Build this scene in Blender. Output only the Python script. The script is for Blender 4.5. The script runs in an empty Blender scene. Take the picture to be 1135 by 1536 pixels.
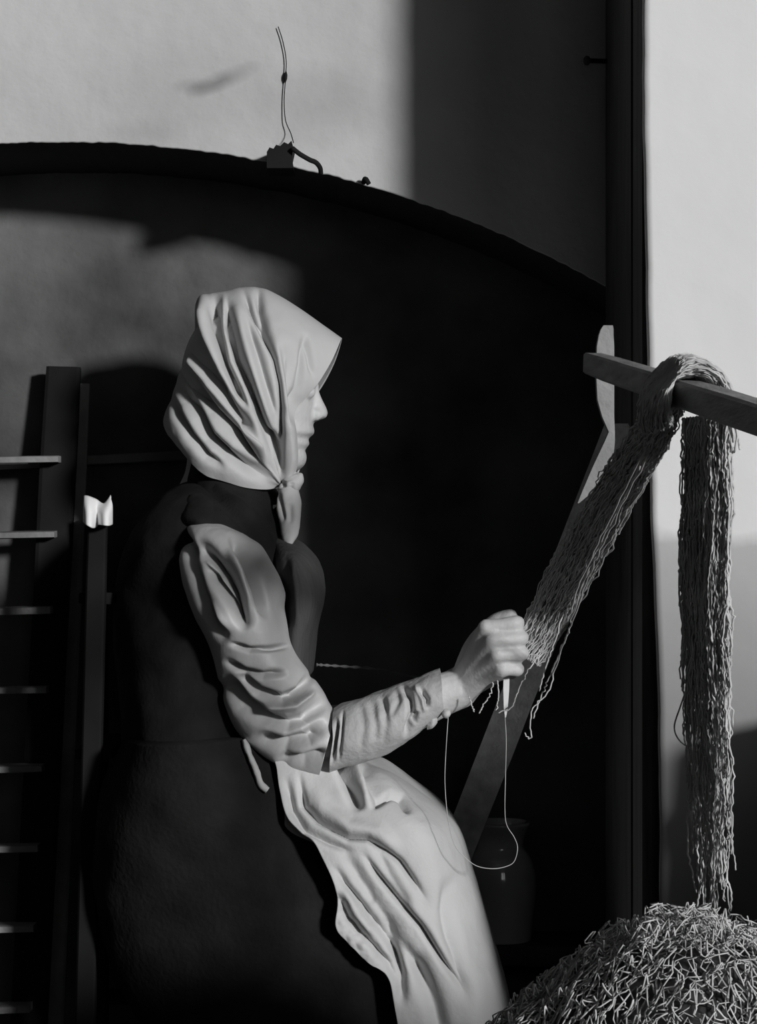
import bpy, bmesh, math, random
import numpy as np
from mathutils import Vector, noise as mnoise
random.seed(7); rng = np.random.default_rng(7)

# ------------------------------------------------------------------ camera
F = 3500.0; CX, CY = 567.5, 768.0; CAMH = 0.9
scn = bpy.context.scene
COL = scn.collection
cd = bpy.data.cameras.new('camera'); cam = bpy.data.objects.new('camera', cd); COL.objects.link(cam)
cd.sensor_fit = 'VERTICAL'; cd.sensor_height = 36.0; cd.lens = F/1536*36.0
cd.clip_start = 0.05
cam.location = (0, 0, CAMH); cam.rotation_euler = (math.pi/2, 0, 0)
scn.camera = cam
# ------------------------------------------------------------------ light
w = bpy.data.worlds.new('sky'); scn.world = w; w.use_nodes = True
bg = w.node_tree.nodes['Background']
bg.inputs[0].default_value = (.8, .8, .8, 1); bg.inputs[1].default_value = 1.2
SUN_S, SUN_T = 0.68, 0.27                     # sideways and downward travel per metre of depth
sd = bpy.data.lights.new('sun', 'SUN'); sun = bpy.data.objects.new('sun', sd); COL.objects.link(sun)
sd.energy = 2.95; sd.angle = math.radians(5.5)
sun.rotation_euler = Vector((-SUN_S, 1, -SUN_T)).to_track_quat('-Z', 'Y').to_euler()
sun.location = (2, -2, 3)
vs = scn.view_settings
vs.view_transform = 'Standard'; vs.look = 'None'; vs.gamma = 1.0; vs.exposure = 0.0
vs.use_curve_mapping = False

# ------------------------------------------------------------------ helpers
def P(u, v, y):
    return Vector(((u-CX)/F*y, y, CAMH-(v-CY)/F*y))
def PX(a):
    a = np.asarray(a, float)
    return np.stack([CX+F*a[..., 0]/a[..., 1], CY-F*(a[..., 2]-CAMH)/a[..., 1]], -1)

def mat(name, c, rough=.8, var=.25, scale=6.0, bump=0.0, bscale=60.0, spec=.3, metal=0.0, coat=0.0, detail=6.0, sheen=0.0, stretch=None):
    m = bpy.data.materials.new(name); m.use_nodes = True
    nt = m.node_tree; b = nt.nodes['Principled BSDF']
    tc = nt.nodes.new('ShaderNodeTexCoord')
    vec = tc.outputs['Object']
    if stretch:
        mp = nt.nodes.new('ShaderNodeMapping'); mp.inputs['Scale'].default_value = stretch
        nt.links.new(vec, mp.inputs['Vector']); vec = mp.outputs['Vector']
    n = nt.nodes.new('ShaderNodeTexNoise'); n.inputs['Scale'].default_value = scale; n.inputs['Detail'].default_value = detail
    nt.links.new(vec, n.inputs['Vector'])
    r = nt.nodes.new('ShaderNodeValToRGB')
    lo, hi = c*(1-var), c*(1+var)
    r.color_ramp.elements[0].position = .3; r.color_ramp.elements[1].position = .7
    r.color_ramp.elements[0].color = (lo, lo, lo, 1); r.color_ramp.elements[1].color = (hi, hi, hi, 1)
    nt.links.new(n.outputs['Fac'], r.inputs['Fac'])
    nt.links.new(r.outputs['Color'], b.inputs['Base Color'])
    b.inputs['Roughness'].default_value = rough
    b.inputs['Specular IOR Level'].default_value = spec
    b.inputs['Metallic'].default_value = metal
    b.inputs['Coat Weight'].default_value = coat
    if sheen: b.inputs['Sheen Weight'].default_value = sheen
    if bump:
        n2 = nt.nodes.new('ShaderNodeTexNoise'); n2.inputs['Scale'].default_value = bscale; n2.inputs['Detail'].default_value = 5
        nt.links.new(vec, n2.inputs['Vector'])
        bp = nt.nodes.new('ShaderNodeBump'); bp.inputs['Strength'].default_value = bump; bp.inputs['Distance'].default_value = .01
        nt.links.new(n2.outputs['Fac'], bp.inputs['Height']); nt.links.new(bp.outputs['Normal'], b.inputs['Normal'])
    m['ramp'] = r.name
    return m

def link(o, parent=None):
    COL.objects.link(o)
    if parent is not None: o.parent = parent
    return o
def tag(o, label=None, cat=None, group=None, kind=None):
    if label: o['label'] = label
    if cat: o['category'] = cat
    if group: o['group'] = group
    if kind: o['kind'] = kind
    return o
def empty(name, loc, label, cat, group=None):
    o = bpy.data.objects.new(name, None); link(o); o.location = loc; o.empty_display_size = .05
    return tag(o, label, cat, group)
def mesh(name, verts, faces, m, parent=None, smooth=True, fix=False):
    me = bpy.data.meshes.new(name)
    me.from_pydata([tuple(map(float, v)) for v in verts], [], [tuple(map(int, f)) for f in faces])
    if fix:
        bm = bmesh.new(); bm.from_mesh(me); bmesh.ops.recalc_face_normals(bm, faces=bm.faces); bm.to_mesh(me); bm.free()
    if smooth: me.polygons.foreach_set('use_smooth', [True]*len(me.polygons))
    me.update()
    o = bpy.data.objects.new(name, me); me.materials.append(m)
    link(o)
    if parent is not None:
        o.parent = parent
        o.matrix_parent_inverse.identity()
        off = Vector((0, 0, 0)); p = parent
        while p: off += p.location; p = p.parent
        me.transform(__import__('mathutils').Matrix.Translation(-off))
    return o
def bm_obj(name, bm, m, parent=None, smooth=False):
    me = bpy.data.meshes.new(name); bmesh.ops.recalc_face_normals(bm, faces=bm.faces)
    bm.to_mesh(me); bm.free()
    vs_ = [v.co.copy() for v in me.vertices]; fs = [tuple(p.vertices) for p in me.polygons]
    bpy.data.meshes.remove(me)
    return mesh(name, vs_, fs, m, parent, smooth)
def box_bm(bm, c, sx, sy, sz, bevel=0.0, rot=None):
    r = bmesh.ops.create_cube(bm, size=1.0)
    vs_ = r['verts']
    bmesh.ops.scale(bm, vec=(sx, sy, sz), verts=vs_)
    if bevel:
        es = list({e for v in vs_ for e in v.link_edges})
        r2 = bmesh.ops.bevel(bm, geom=es, offset=bevel, segments=2, affect='EDGES', profile=.6)
        vs_ = list({v for f in r2['faces'] for v in f.verts} | {v for v in vs_ if v.is_valid})
    if rot is not None: bmesh.ops.rotate(bm, cent=(0, 0, 0), matrix=rot, verts=vs_)
    bmesh.ops.translate(bm, vec=Vector(c), verts=vs_)
def beam(name, a, b, wx, wy, m, parent=None, up=Vector((0, 1, 0)), bevel=.003, wob=0.0):
    """squared timber from a to b with section wx by wy, slightly uneven"""
    a, b = Vector(a), Vector(b); d = (b-a); L = d.length; d.normalize()
    s = d.cross(up).normalized(); t = s.cross(d).normalized()
    n = 9; V = []; Fc = []
    for i in range(n):
        f = i/(n-1); c = a+d*L*f
        k = 1 - (.06 if i in (0, n-1) else 0)
        for (x, y) in ((-1, -.8), (-.8, -1), (.8, -1), (1, -.8), (1, .8), (.8, 1), (-.8, 1), (-1, .8)):
            j = wob*(mnoise.noise(c*9+Vector((x, y, 0))*.7))
            V.append(c+s*(x*wx/2*k+j)+t*(y*wy/2*k+j))
    for i in range(n-1):
        for k in range(8):
            Fc.append((i*8+k, i*8+(k+1) % 8, (i+1)*8+(k+1) % 8, (i+1)*8+k))
    Fc.append(tuple(range(8))[::-1]); Fc.append(tuple((n-1)*8+k for k in range(8)))
    return mesh(name, V, Fc, m, parent, smooth=False, fix=True)
def tube_data(pts, rad, sides=5, V=None, Fc=None):
    V = [] if V is None else V; Fc = [] if Fc is None else Fc
    pts = [Vector(p) for p in pts]; n = len(pts); base = len(V)
    rr = rad if hasattr(rad, '__len__') else [rad]*n
    up = Vector((.31, .83, .45)).normalized()
    for i, p in enumerate(pts):
        d = (pts[min(i+1, n-1)]-pts[max(i-1, 0)])
        if d.length < 1e-9: d = Vector((0, 0, 1))
        d.normalize(); s = d.cross(up)
        if s.length < 1e-4: s = d.cross(Vector((1, 0, 0)))
        s.normalize(); t = d.cross(s)
        for k in range(sides):
            a = 2*math.pi*k/sides
            V.append(p+(s*math.cos(a)+t*math.sin(a))*rr[i])
    for i in range(n-1):
        for k in range(sides):
            Fc.append((base+i*sides+k, base+i*sides+(k+1) % sides, base+(i+1)*sides+(k+1) % sides, base+(i+1)*sides+k))
    Fc.append(tuple(base+k for k in range(sides))[::-1]); Fc.append(tuple(base+(n-1)*sides+k for k in range(sides)))
    return V, Fc
def spline(ctrl, n):
    """Catmull-Rom through control rows -> n rows"""
    c = np.asarray(ctrl, float); m = len(c)
    t = np.linspace(0, m-1, n); i = np.clip(np.floor(t).astype(int), 0, m-2); f = (t-i)[:, None]
    p0 = c[np.clip(i-1, 0, m-1)]; p1 = c[i]; p2 = c[i+1]; p3 = c[np.clip(i+2, 0, m-1)]
    return .5*((2*p1)+(-p0+p2)*f+(2*p0-5*p1+4*p2-p3)*f*f+(-p0+3*p1-3*p2+p3)*f**3)
def tube(name, pts, rad, m, parent=None, sides=8, n=None):
    if n: pts = [Vector(p) for p in spline([tuple(p) for p in pts], n)]
    V, Fc = tube_data(pts, rad, sides)
    return mesh(name, V, Fc, m, parent, True, fix=True)
def stroke_disp(uv, strokes):
    """sum of fold strokes: each (polyline px, width px, depth m); positive depth = crease going in"""
    d = np.zeros(len(uv))
    for pl, wd, dep in strokes:
        pl = np.asarray(pl, float)
        best = np.full(len(uv), 1e9); bt = np.zeros(len(uv))
        seg = np.linalg.norm(np.diff(pl, axis=0), axis=1); cum = np.concatenate([[0], np.cumsum(seg)])
        for k in range(len(pl)-1):
            a, b = pl[k], pl[k+1]; ab = b-a
            t = np.clip(((uv-a) @ ab)/max(ab @ ab, 1e-9), 0, 1)
            q = a+t[:, None]*ab
            dd = np.linalg.norm(uv-q, axis=1)
            mk = dd < best
            best[mk] = dd[mk]; bt[mk] = (cum[k]+t[mk]*seg[k])/cum[-1]
        tap = np.clip(np.minimum(bt, 1-bt)*4.5, 0, 1); tap = tap*tap*(3-2*tap)
        d += dep*np.exp(-(best/wd)**2)*tap
    return d
def cs(pl, ox, oy, k):     # crop coordinates -> pixels
    return [(ox+x/k, oy+y/k) for x, y in pl]
def fbm(a, sc, seed=0.0, oct_=3):
    out = np.zeros(len(a))
    for i, p in enumerate(a):
        out[i] = mnoise.fractal(Vector((p[0]*sc+seed, p[1]*sc-seed, p[2]*sc+seed*.5)), 1.0, 2.0, oct_)
    return out
def grid_faces(nr, nc, wrap=False):
    Fc = []
    for i in range(nr-1):
        for j in range(nc if wrap else nc-1):
            Fc.append((i*nc+j, i*nc+(j+1) % nc, (i+1)*nc+(j+1) % nc, (i+1)*nc+j))
    return Fc
def normals(V, Fc, seaward=True):
    me = bpy.data.meshes.new('t'); me.from_pydata([tuple(v) for v in V], [], Fc)
    n = np.zeros(len(V)*3); me.update(); me.vertex_normals.foreach_get('vector', n)
    bpy.data.meshes.remove(me)
    return n.reshape(-1, 3)
def loft(name, rows, m, parent, n_rows=120, n_ring=96, strokes=(), crumple=0.0, csc=20., expo=1.0, fine=0.0, seed=1.0, skew=0.0):
    """closed sleeve through rows (uL,vL,uR,vR,depth,half depth)"""
    R = spline(rows, n_rows)
    th = np.linspace(0, 2*np.pi, n_ring, endpoint=False)
    V = np.zeros((n_rows, n_ring, 3))
    for i, (a, b, c, d, y, hd) in enumerate(R):
        L = np.array(P(a, b, y)); Rr = np.array(P(c, d, y)); mid = (L+Rr)/2; h = (Rr-L)/2
        ct, st = np.cos(th), np.sin(th)
        ct = np.sign(ct)*np.abs(ct)**expo; st = np.sign(st)*np.abs(st)**expo
        V[i] = mid+ct[:, None]*h+(st*(1-skew*(1-ct)*.5))[:, None]*np.array([0, -max(hd, .001), 0])
    V = V.reshape(-1, 3); Fc = grid_faces(n_rows, n_ring, True)
    nn = normals(V, Fc)
    mid = V.reshape(n_rows, n_ring, 3).mean(1).repeat(n_ring, 0)
    if np.mean(np.sum(nn*(V-mid), 1)) < 0: nn = -nn
    d = np.zeros(len(V))
    uv = PX(V)
    if strokes: d -= stroke_disp(uv, strokes)*np.clip(.6-nn[:, 1]*1.0, 0, 1)
    if crumple: d += crumple*fbm(V, csc, seed)
    if fine: d += fine*fbm(V, 90, seed+3)
    V = V+nn*d[:, None]
    c0 = len(V); V = np.vstack([V, V[:n_ring].mean(0), V[-n_ring:].mean(0)])
    for j in range(n_ring):
        Fc.append((c0, (j+1) % n_ring, j)); Fc.append((c0+1, (n_rows-1)*n_ring+j, (n_rows-1)*n_ring+(j+1) % n_ring))
    return mesh(name, V, Fc, m, parent, True, fix=True)

# ------------------------------------------------------------------ materials
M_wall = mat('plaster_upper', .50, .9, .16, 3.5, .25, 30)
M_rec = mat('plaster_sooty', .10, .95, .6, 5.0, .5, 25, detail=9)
M_soffit = mat('soffit_dark', .035, .95, .3, 8)  # darker tone for the underside of the arch
M_black = mat('blackened_wood', .012, .85, .3, 10, spec=.1)
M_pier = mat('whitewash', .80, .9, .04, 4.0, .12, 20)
M_room = mat('room_plaster', .14, .95, .2, 3)
M_floor = mat('floor_boards', .06, .8, .3, 4)
M_darkwood = mat('dark_wood', .05, .6, .4, 8, .2, 40, stretch=(6, 6, 1))
M_jamb = mat('jamb_wood', .07, .7, .35, 10, .2, 40, stretch=(8, 8, .6))
M_bar = mat('bar_wood', .20, .55, .35, 14, .2, 60, stretch=(8, 1, 8))
M_lightpatch = mat('light_patch_wood', .24, .7, .2, 14, .3, 60)
M_plank = mat('plank_wood', .8, .7, .2, 12, .25, 50, stretch=(5, 1, 5))
M_ladder = mat('ladder_wood', .20, .7, .35, 14, .3, 50)
M_scarf = mat('scarf_cotton', .47, .75, .04, 12, .05, 300)
M_skin = mat('skin', .50, .55, .08, 30, .12, 160, spec=.4)
M_jacket = mat('jacket_wool', .011, .9, .3, 30, .1, 200, spec=.2)
M_bodice = mat('bodice_wool', .05, .9, .3, 14, .3, 120, stretch=(1, 1, .25))
M_sleeve = mat('sleeve_satin', .46, .5, .12, 10, .08, 120, spec=.5)
M_knit = mat('forearm_sleeve', .47, .8, .08, 20, .15, 250)
M_apron = mat('apron_linen', .52, .85, .05, 8, .1, 250)
M_skirt = mat('skirt_wool', .014, .95, .3, 20, .2, 150, spec=.1)
M_net = mat('net_cotton', .52, .8, .25, 40)
M_netheap = mat('net_heap_cotton', .50, .85, .3, 40)
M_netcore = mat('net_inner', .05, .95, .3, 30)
M_twine = mat('twine', .45, .8, .15, 40)
M_cord = mat('cord', .12, .9, .2, 60)
M_needle = mat('needle_wood', .70, .6, .08, 30)
M_jug = mat('glazed_stoneware', .50, .12, .25, 9, 0, spec=1.0, coat=1.0)
M_rag = mat('rag_cotton', .75, .85, .05, 20)
M_iron = mat('iron', .05, .5, .3, 40, metal=.6)

def add_stain(m, spots, mult):
    """old sooty marks with a shape of their own: (u, v, y, rx, rz, tilt)"""
    nt = m.node_tree; b = nt.nodes['Principled BSDF']
    src = b.inputs['Base Color'].links[0].from_socket
    geo = nt.nodes.new('ShaderNodeNewGeometry')
    for (u, v, y, rx, rz, tilt, k) in spots:
        p = P(u, v, y)
        mp = nt.nodes.new('ShaderNodeMapping'); mp.vector_type = 'TEXTURE'
        mp.inputs['Location'].default_value = p; mp.inputs['Rotation'].default_value = (0, tilt, 0)
        mp.inputs['Scale'].default_value = (rx, 1.0, rz)
        nz = nt.nodes.new('ShaderNodeTexNoise'); nz.inputs['Scale'].default_value = 18
        nt.links.new(geo.outputs['Position'], nz.inputs['Vector'])
        nt.links.new(geo.outputs['Position'], mp.inputs['Vector'])
        ln = nt.nodes.new('ShaderNodeVectorMath'); ln.operation = 'LENGTH'; nt.links.new(mp.outputs[0], ln.inputs[0])
        ad = nt.nodes.new('ShaderNodeMath'); ad.operation = 'MULTIPLY_ADD'; ad.inputs[1].default_value = 1.1
        nt.links.new(nz.outputs['Fac'], ad.inputs[0]); nt.links.new(ln.outputs['Value'], ad.inputs[2])
        mr = nt.nodes.new('ShaderNodeMapRange'); mr.inputs[1].default_value = .55; mr.inputs[2].default_value = 1.7
        mr.inputs[3].default_value = k; mr.inputs[4].default_value = 1.0
        nt.links.new(ad.outputs[0], mr.inputs[0])
        mx = nt.nodes.new('ShaderNodeMix'); mx.data_type = 'RGBA'; mx.blend_type = 'MULTIPLY'; mx.inputs[0].default_value = 1
        nt.links.new(src, mx.inputs[6]); nt.links.new(mr.outputs[0], mx.inputs[7])
        src = mx.outputs[2]
    nt.links.new(src, b.inputs['Base Color'])

# ------------------------------------------------------------------ the room
YB, YR, YP = 2.77, 2.995, 2.395
XL, XR, YREAR, ZC = -1.75, 1.3, -1.7, 2.9
add_stain(M_wall, [(330, 122, YB, .04, .012, -.4, .5), (300, 130, YB, .03, .010, 0, .7), (480, 160, YB, .08, .05, 0, .8), (215, 200, YB, .06, .02, 0, .85)], 1)
def struct(name, verts, faces, m, smooth=False, fix=False):
    return tag(mesh(name, verts, faces, m, None, smooth, fix), kind='structure')
def slab(name, x0, x1, y0, y1, z0, z1, m):
    bm = bmesh.new(); box_bm(bm, ((x0+x1)/2, (y0+y1)/2, (z0+z1)/2), x1-x0, y1-y0, z1-z0)
    return tag(bm_obj(name, bm, m), kind='structure')
slab('floor', XL-.1, XR+.25, YREAR-.1, YR+.1, -.1, 0, M_floor)
slab('ceiling', XL-.1, XR+.25, YREAR-.1, YR+.1, ZC, ZC+.1, M_room)
slab('wall_left', XL-.1, XL, YREAR, YR+.1, 0, ZC, M_room)
bm = bmesh.new()
def bb(x0, x1, y0, y1, z0, z1): box_bm(bm, ((x0+x1)/2, (y0+y1)/2, (z0+z1)/2), x1-x0, y1-y0, z1-z0)
RX0, RX1, RZ0, RZ1 = .25, 1.15, 1.0, 2.2
bb(XL, RX0, YREAR-.1, YREAR, 0, ZC); bb(RX1, XR+.2, YREAR-.1, YREAR, 0, ZC); bb(RX0, RX1, YREAR-.1, YREAR, 0, RZ0); bb(RX0, RX1, YREAR-.1, YREAR, RZ1, ZC)
tag(bm_obj('wall_rear', bm, M_room), kind='structure')
bm = bmesh.new()
bb(RX0, RX0+.04, YREAR-.07, YREAR-.03, RZ0, RZ1); bb(RX1-.04, RX1, YREAR-.07, YREAR-.03, RZ0, RZ1); bb(RX0+.04, RX1-.04, YREAR-.07, YREAR-.03, RZ1-.04, RZ1); bb(RX0+.04, RX1-.04, YREAR-.07, YREAR-.03, RZ0, RZ0+.04); bb((RX0+RX1)/2-.015, (RX0+RX1)/2+.015, YREAR-.065, YREAR-.035, RZ0+.04, RZ1-.04)
tag(bm_obj('window_2', bm, M_darkwood), kind='structure')
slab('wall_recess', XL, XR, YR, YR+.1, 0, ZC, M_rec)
# right wall, pierced by the window that lets the daylight in
WY0, WY1, WZ0, WZ1 = -.7, 1.3, .82, 2.6
bm = bmesh.new()
bb(XR, XR+.15, YREAR, WY0, 0, ZC); bb(XR, XR+.15, WY1, YR+.1, 0, ZC)
bb(XR, XR+.15, WY0, WY1, 0, WZ0); bb(XR, XR+.15, WY0, WY1, WZ1, ZC)
tag(bm_obj('wall_right', bm, M_room), kind='structure')
bm = bmesh.new()
bb(XR+.03, XR+.08, WY0, WY0+.05, WZ0, WZ1); bb(XR+.03, XR+.08, WY1-.05, WY1, WZ0, WZ1)
bb(XR+.03, XR+.08, WY0+.05, WY1-.05, WZ1-.05, WZ1); bb(XR-.05, XR+.08, WY0, WY1, WZ0-.04, WZ0)
wf = bm_obj('window_1', bm, M_darkwood); tag(wf, kind='structure')
# back wall with its wide round arch
ac = P(90, 1863, YB); AR = 1650/F*YB
def arch_z(x, rough=True):
    dx = x-ac.x
    if abs(dx) >= AR: return 0.0
    z = ac.z+math.sqrt(AR*AR-dx*dx)
    if rough: z += .0015*mnoise.noise(Vector((x*30, 3, 0)))+.0011*mnoise.noise(Vector((x*110, 7, 0)))
    return max(z, 0.0)
xs = np.concatenate([[XL], np.linspace(ac.x-AR+.001, -.75, 40), np.linspace(-.749, .35, 420), np.linspace(.351, ac.x+AR-.001, 40), [XR]])
V = []; Fc = []
for x in xs:
    z = arch_z(x)
    r = .006+.003*mnoise.noise(Vector((x*30, 0, 0)))
    V += [(x, YB, ZC), (x, YB, z+.001), (x, YB+.001, z), (x, YR, z-.004)]
F2 = []
for i in range(len(xs)-1):
    a = i*4; Fc.append((a, a+4, a+5, a+1)); Fc.append((a+1, a+5, a+6, a+2)); F2.append((a+2, a+6, a+7, a+3))
wb = struct('wall_back', V, Fc, M_wall, smooth=False)
mesh('arch_soffit', V, F2, M_soffit, wb, smooth=True)

# projecting pier on the right; darker dado, plus shade painted in towards the floor
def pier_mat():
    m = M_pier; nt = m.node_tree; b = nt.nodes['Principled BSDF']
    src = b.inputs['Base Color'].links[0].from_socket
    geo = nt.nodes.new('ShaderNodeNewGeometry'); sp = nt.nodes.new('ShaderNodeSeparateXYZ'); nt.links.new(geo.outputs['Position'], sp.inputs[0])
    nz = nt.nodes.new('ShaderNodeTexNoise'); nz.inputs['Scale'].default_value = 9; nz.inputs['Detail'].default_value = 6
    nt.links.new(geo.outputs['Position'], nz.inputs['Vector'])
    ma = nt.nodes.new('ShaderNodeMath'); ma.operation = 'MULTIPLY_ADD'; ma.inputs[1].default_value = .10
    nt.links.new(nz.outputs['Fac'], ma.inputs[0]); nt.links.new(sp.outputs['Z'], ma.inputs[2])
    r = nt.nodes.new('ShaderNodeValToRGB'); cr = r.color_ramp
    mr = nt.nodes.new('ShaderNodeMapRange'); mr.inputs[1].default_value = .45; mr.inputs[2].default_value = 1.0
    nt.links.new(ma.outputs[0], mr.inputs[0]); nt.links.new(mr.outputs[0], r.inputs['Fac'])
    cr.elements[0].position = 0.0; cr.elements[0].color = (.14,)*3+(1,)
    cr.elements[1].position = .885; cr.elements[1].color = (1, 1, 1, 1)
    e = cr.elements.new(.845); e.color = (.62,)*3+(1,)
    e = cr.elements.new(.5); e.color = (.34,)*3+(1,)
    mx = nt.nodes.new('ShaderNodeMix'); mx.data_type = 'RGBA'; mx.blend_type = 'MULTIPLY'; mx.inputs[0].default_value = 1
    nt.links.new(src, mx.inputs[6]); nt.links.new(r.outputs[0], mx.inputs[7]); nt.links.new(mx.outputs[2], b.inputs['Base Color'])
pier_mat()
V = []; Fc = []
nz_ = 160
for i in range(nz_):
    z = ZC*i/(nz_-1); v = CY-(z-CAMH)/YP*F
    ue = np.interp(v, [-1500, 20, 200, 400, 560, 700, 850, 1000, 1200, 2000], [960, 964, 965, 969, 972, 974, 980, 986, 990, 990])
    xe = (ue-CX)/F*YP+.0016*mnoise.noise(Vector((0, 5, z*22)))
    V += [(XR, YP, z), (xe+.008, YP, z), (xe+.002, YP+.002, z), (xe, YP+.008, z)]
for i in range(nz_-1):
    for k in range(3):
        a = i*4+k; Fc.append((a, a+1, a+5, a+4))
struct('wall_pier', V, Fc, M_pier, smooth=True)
# wooden jamb boards lining the shaded side of the pier
px0 = (962-CX)/F*YP
def jamb(name, u0, y0, u1, y1, m, z1=ZC):
    bm = bmesh.new()
    a = P(u0, 768, y0); b = P(u1, 768, y1)
    for z in (0, z1):
        pass
    vs_ = [bm.verts.new(q) for z in (0.0, z1) for q in ((a.x, a.y, z), (b.x, b.y, z), (b.x+.03, b.y+.004, z), (a.x+.03, a.y+.004, z))]
    for f in ((0, 1, 5, 4), (1, 2, 6, 5), (2, 3, 7, 6), (3, 0, 4, 7), (0, 3, 2, 1), (4, 5, 6, 7)): bm.faces.new([vs_[k] for k in f])
    return tag(bm_obj(name, bm, m), kind='structure')
jamb('trim_1', 963, YP+.035, 949, 2.48, M_jamb)
jamb('trim_2', 946, 2.482, 908, YB-.002, M_darkwood)

# ------------------------------------------------------------------ small things on the back wall
pk = empty('wall_peg', P(420, 245, YB-.02), 'dark splintered wooden peg on the rim of the plaster arch', 'peg')
V = []; Fc = []
prof = [(400, 252), (400, 228), (404, 221), (410, 223), (414, 217), (420, 219), (426, 213), (432, 216), (437, 211), (440, 222), (437, 236), (440, 252)]
for y in (YB-.045, YB+.02):
    V += [P(u, v, YB-.045)+Vector((0, y-YB+.045, 0)) for u, v in prof]
n = len(prof); Fc = [tuple(range(n)), tuple(range(2*n-1, n-1, -1))]+[(i, (i+1) % n, n+(i+1) % n, n+i) for i in range(n)]
mesh('block', V, Fc, M_black, pk, smooth=False, fix=True)
tube('cord_end', [P(438, 222, YB-.05), P(448, 230, YB-.05), P(456, 235, YB-.047), P(465, 240, YB-.045), P(474, 244, YB-.04), P(480, 252, YB-.035), P(481, 260, YB-.03)], .003, M_black, pk, n=24)
tag(tube('hanging_string', [P(417, 40, YB-.004), P(424, 62, YB-.004), P(429, 90, YB-.004), P(428, 118, YB-.004), P(426, 150, YB-.004), P(428, 180, YB-.006), P(436, 200, YB-.012), P(440, 214, YB-.044)], [.0006]*14+[.0022]*2+[.0006]*20, M_black, n=36), 'thin dark string hanging down the plaster to the wooden peg', 'string')
tag(tube('plaster_nub', [P(545, 274, YB-.003), P(548, 268, YB-.012), P(553, 276, YB-.01)], .003, M_black, n=8), 'tiny dark lump on the arch rim away from the peg', 'lump')
nl = P(884, 92, YB-.03)
tag(tube('nail', [P(880, 91, YB-.04), P(884, 91, YB-.037), P(912, 92, YB-.018), P(945, 94, YB+.01)], [.006, .003, .003, .003], M_iron, n=None), 'bent iron nail driven into the dark wall beside the pier', 'nail')

# ------------------------------------------------------------------ ladder on the left
ld = empty('ladder', (P(60, 768, 2.9).x, 2.9, 0), 'old wooden ladder leaning in the recess behind the chair', 'ladder')
def rail(u_top, v_top, u_mid, v_mid, wpx, y0, y1):
    a = P(u_top, v_top, y1); b = P(u_mid, v_mid, y1-.02)
    d = (b-a); k = (0.0-a.z)/d.z; c = a+d*k; c.y = y0; c.z = .0
    return a, c
a, c = rail(96, 552, 84, 800, 26, 2.83, 2.965)
beam('rail', a, c, .022, .045, M_black, ld, up=Vector((1, 0, 0)), wob=.002)
a2 = a+Vector((-.30, 0, 0)); c2 = c+Vector((-.30, 0, 0))
beam('rail', a2, c2, .022, .045, M_black, ld, up=Vector((1, 0, 0)), wob=.002)
beam('edge_strip', a+Vector((.018, .004, -.02)), c+Vector((.03, .0, 0)), .008, .03, M_ladder, ld, up=Vector((1, 0, 0)))
for v in (692, 805, 918, 1035, 1150, 1265, 1380, 1495):
    z0 = P(0, v, 2.92).z; f = (a.z-z0)/(a.z-c.z)
    q = a.lerp(c, f); q2 = a2.lerp(c2, f)
    beam('rung', q2+Vector((0, -.022, -.003)), q+Vector((.004, -.022, .003)), .035, .009, M_ladder, ld, up=Vector((0, 0, 1)), wob=.0015)
tag(beam('wall_rail', P(-60, 700, YR-.014), P(420, 676, YR-.014), .012, .02, M_ladder, None, up=Vector((0, 1, 0)), wob=.001), 'narrow horizontal wooden batten fixed to the sooty recess wall', 'batten')

# ------------------------------------------------------------------ chair
ch = empty('chair', (-.22, 2.76, 0), 'dark wooden chair the woman sits on, rag over its back post', 'chair')
SEATZ = .47
bm = bmesh.new(); box_bm(bm, (-.18, 2.77, SEATZ-.015), .28, .22, .03, .006); bm_obj('seat', bm, M_black, ch)
for y in (2.69, 2.89):
    beam('back_post', (-.345, y, 0), P(147, 770, y), .022, .024, M_black, ch, up=Vector((0, 1, 0)))
    beam('leg', (-.04, y, 0), (-.04, y, SEATZ-.028), .03, .03, M_black, ch)
for z in (.62, .80):
    xr = -.345+(P(147, 770, 2.69).x+.345)*z/.9
    beam('back_rail', (xr, 2.70, z), (xr, 2.88, z), .014, .045, M_black, ch, up=Vector((1, 0, 0)))
for z in (.17, .3):
    for y in (2.69, 2.89): beam('stretcher', (-.34, y, z), (-.05, y, z), .018, .018, M_black, ch)
# rag over the near back post
V = []; R_ = []
for i in range(22):
    f = i/21
    for j in range(30):
        g = j/29
        u = 127+40*g; top = 750-9*math.sin(g*math.pi*2.2+.6)+5*math.sin(g*9)
        v = top+(38+7*math.sin(g*7))*f
        y = 2.672-.010*math.sin(g*math.pi*3.2)*(.3+f)-.012*math.sin(min(f*2, 1)*math.pi/2)
        V.append(P(u, v, y))
o = mesh('rag', V, grid_faces(22, 30), M_rag); md = o.modifiers.new('s', 'SOLIDIFY'); md.thickness = .002
tag(o, 'small crumpled white rag hung on the back of the chair', 'rag')

# ------------------------------------------------------------------ the woman
HY = 2.745                                     # mid plane of head
woman = empty('person', (-.15, 2.76, 0), 'seated woman in pale headscarf and apron mending a net, in profile', 'person')
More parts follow.
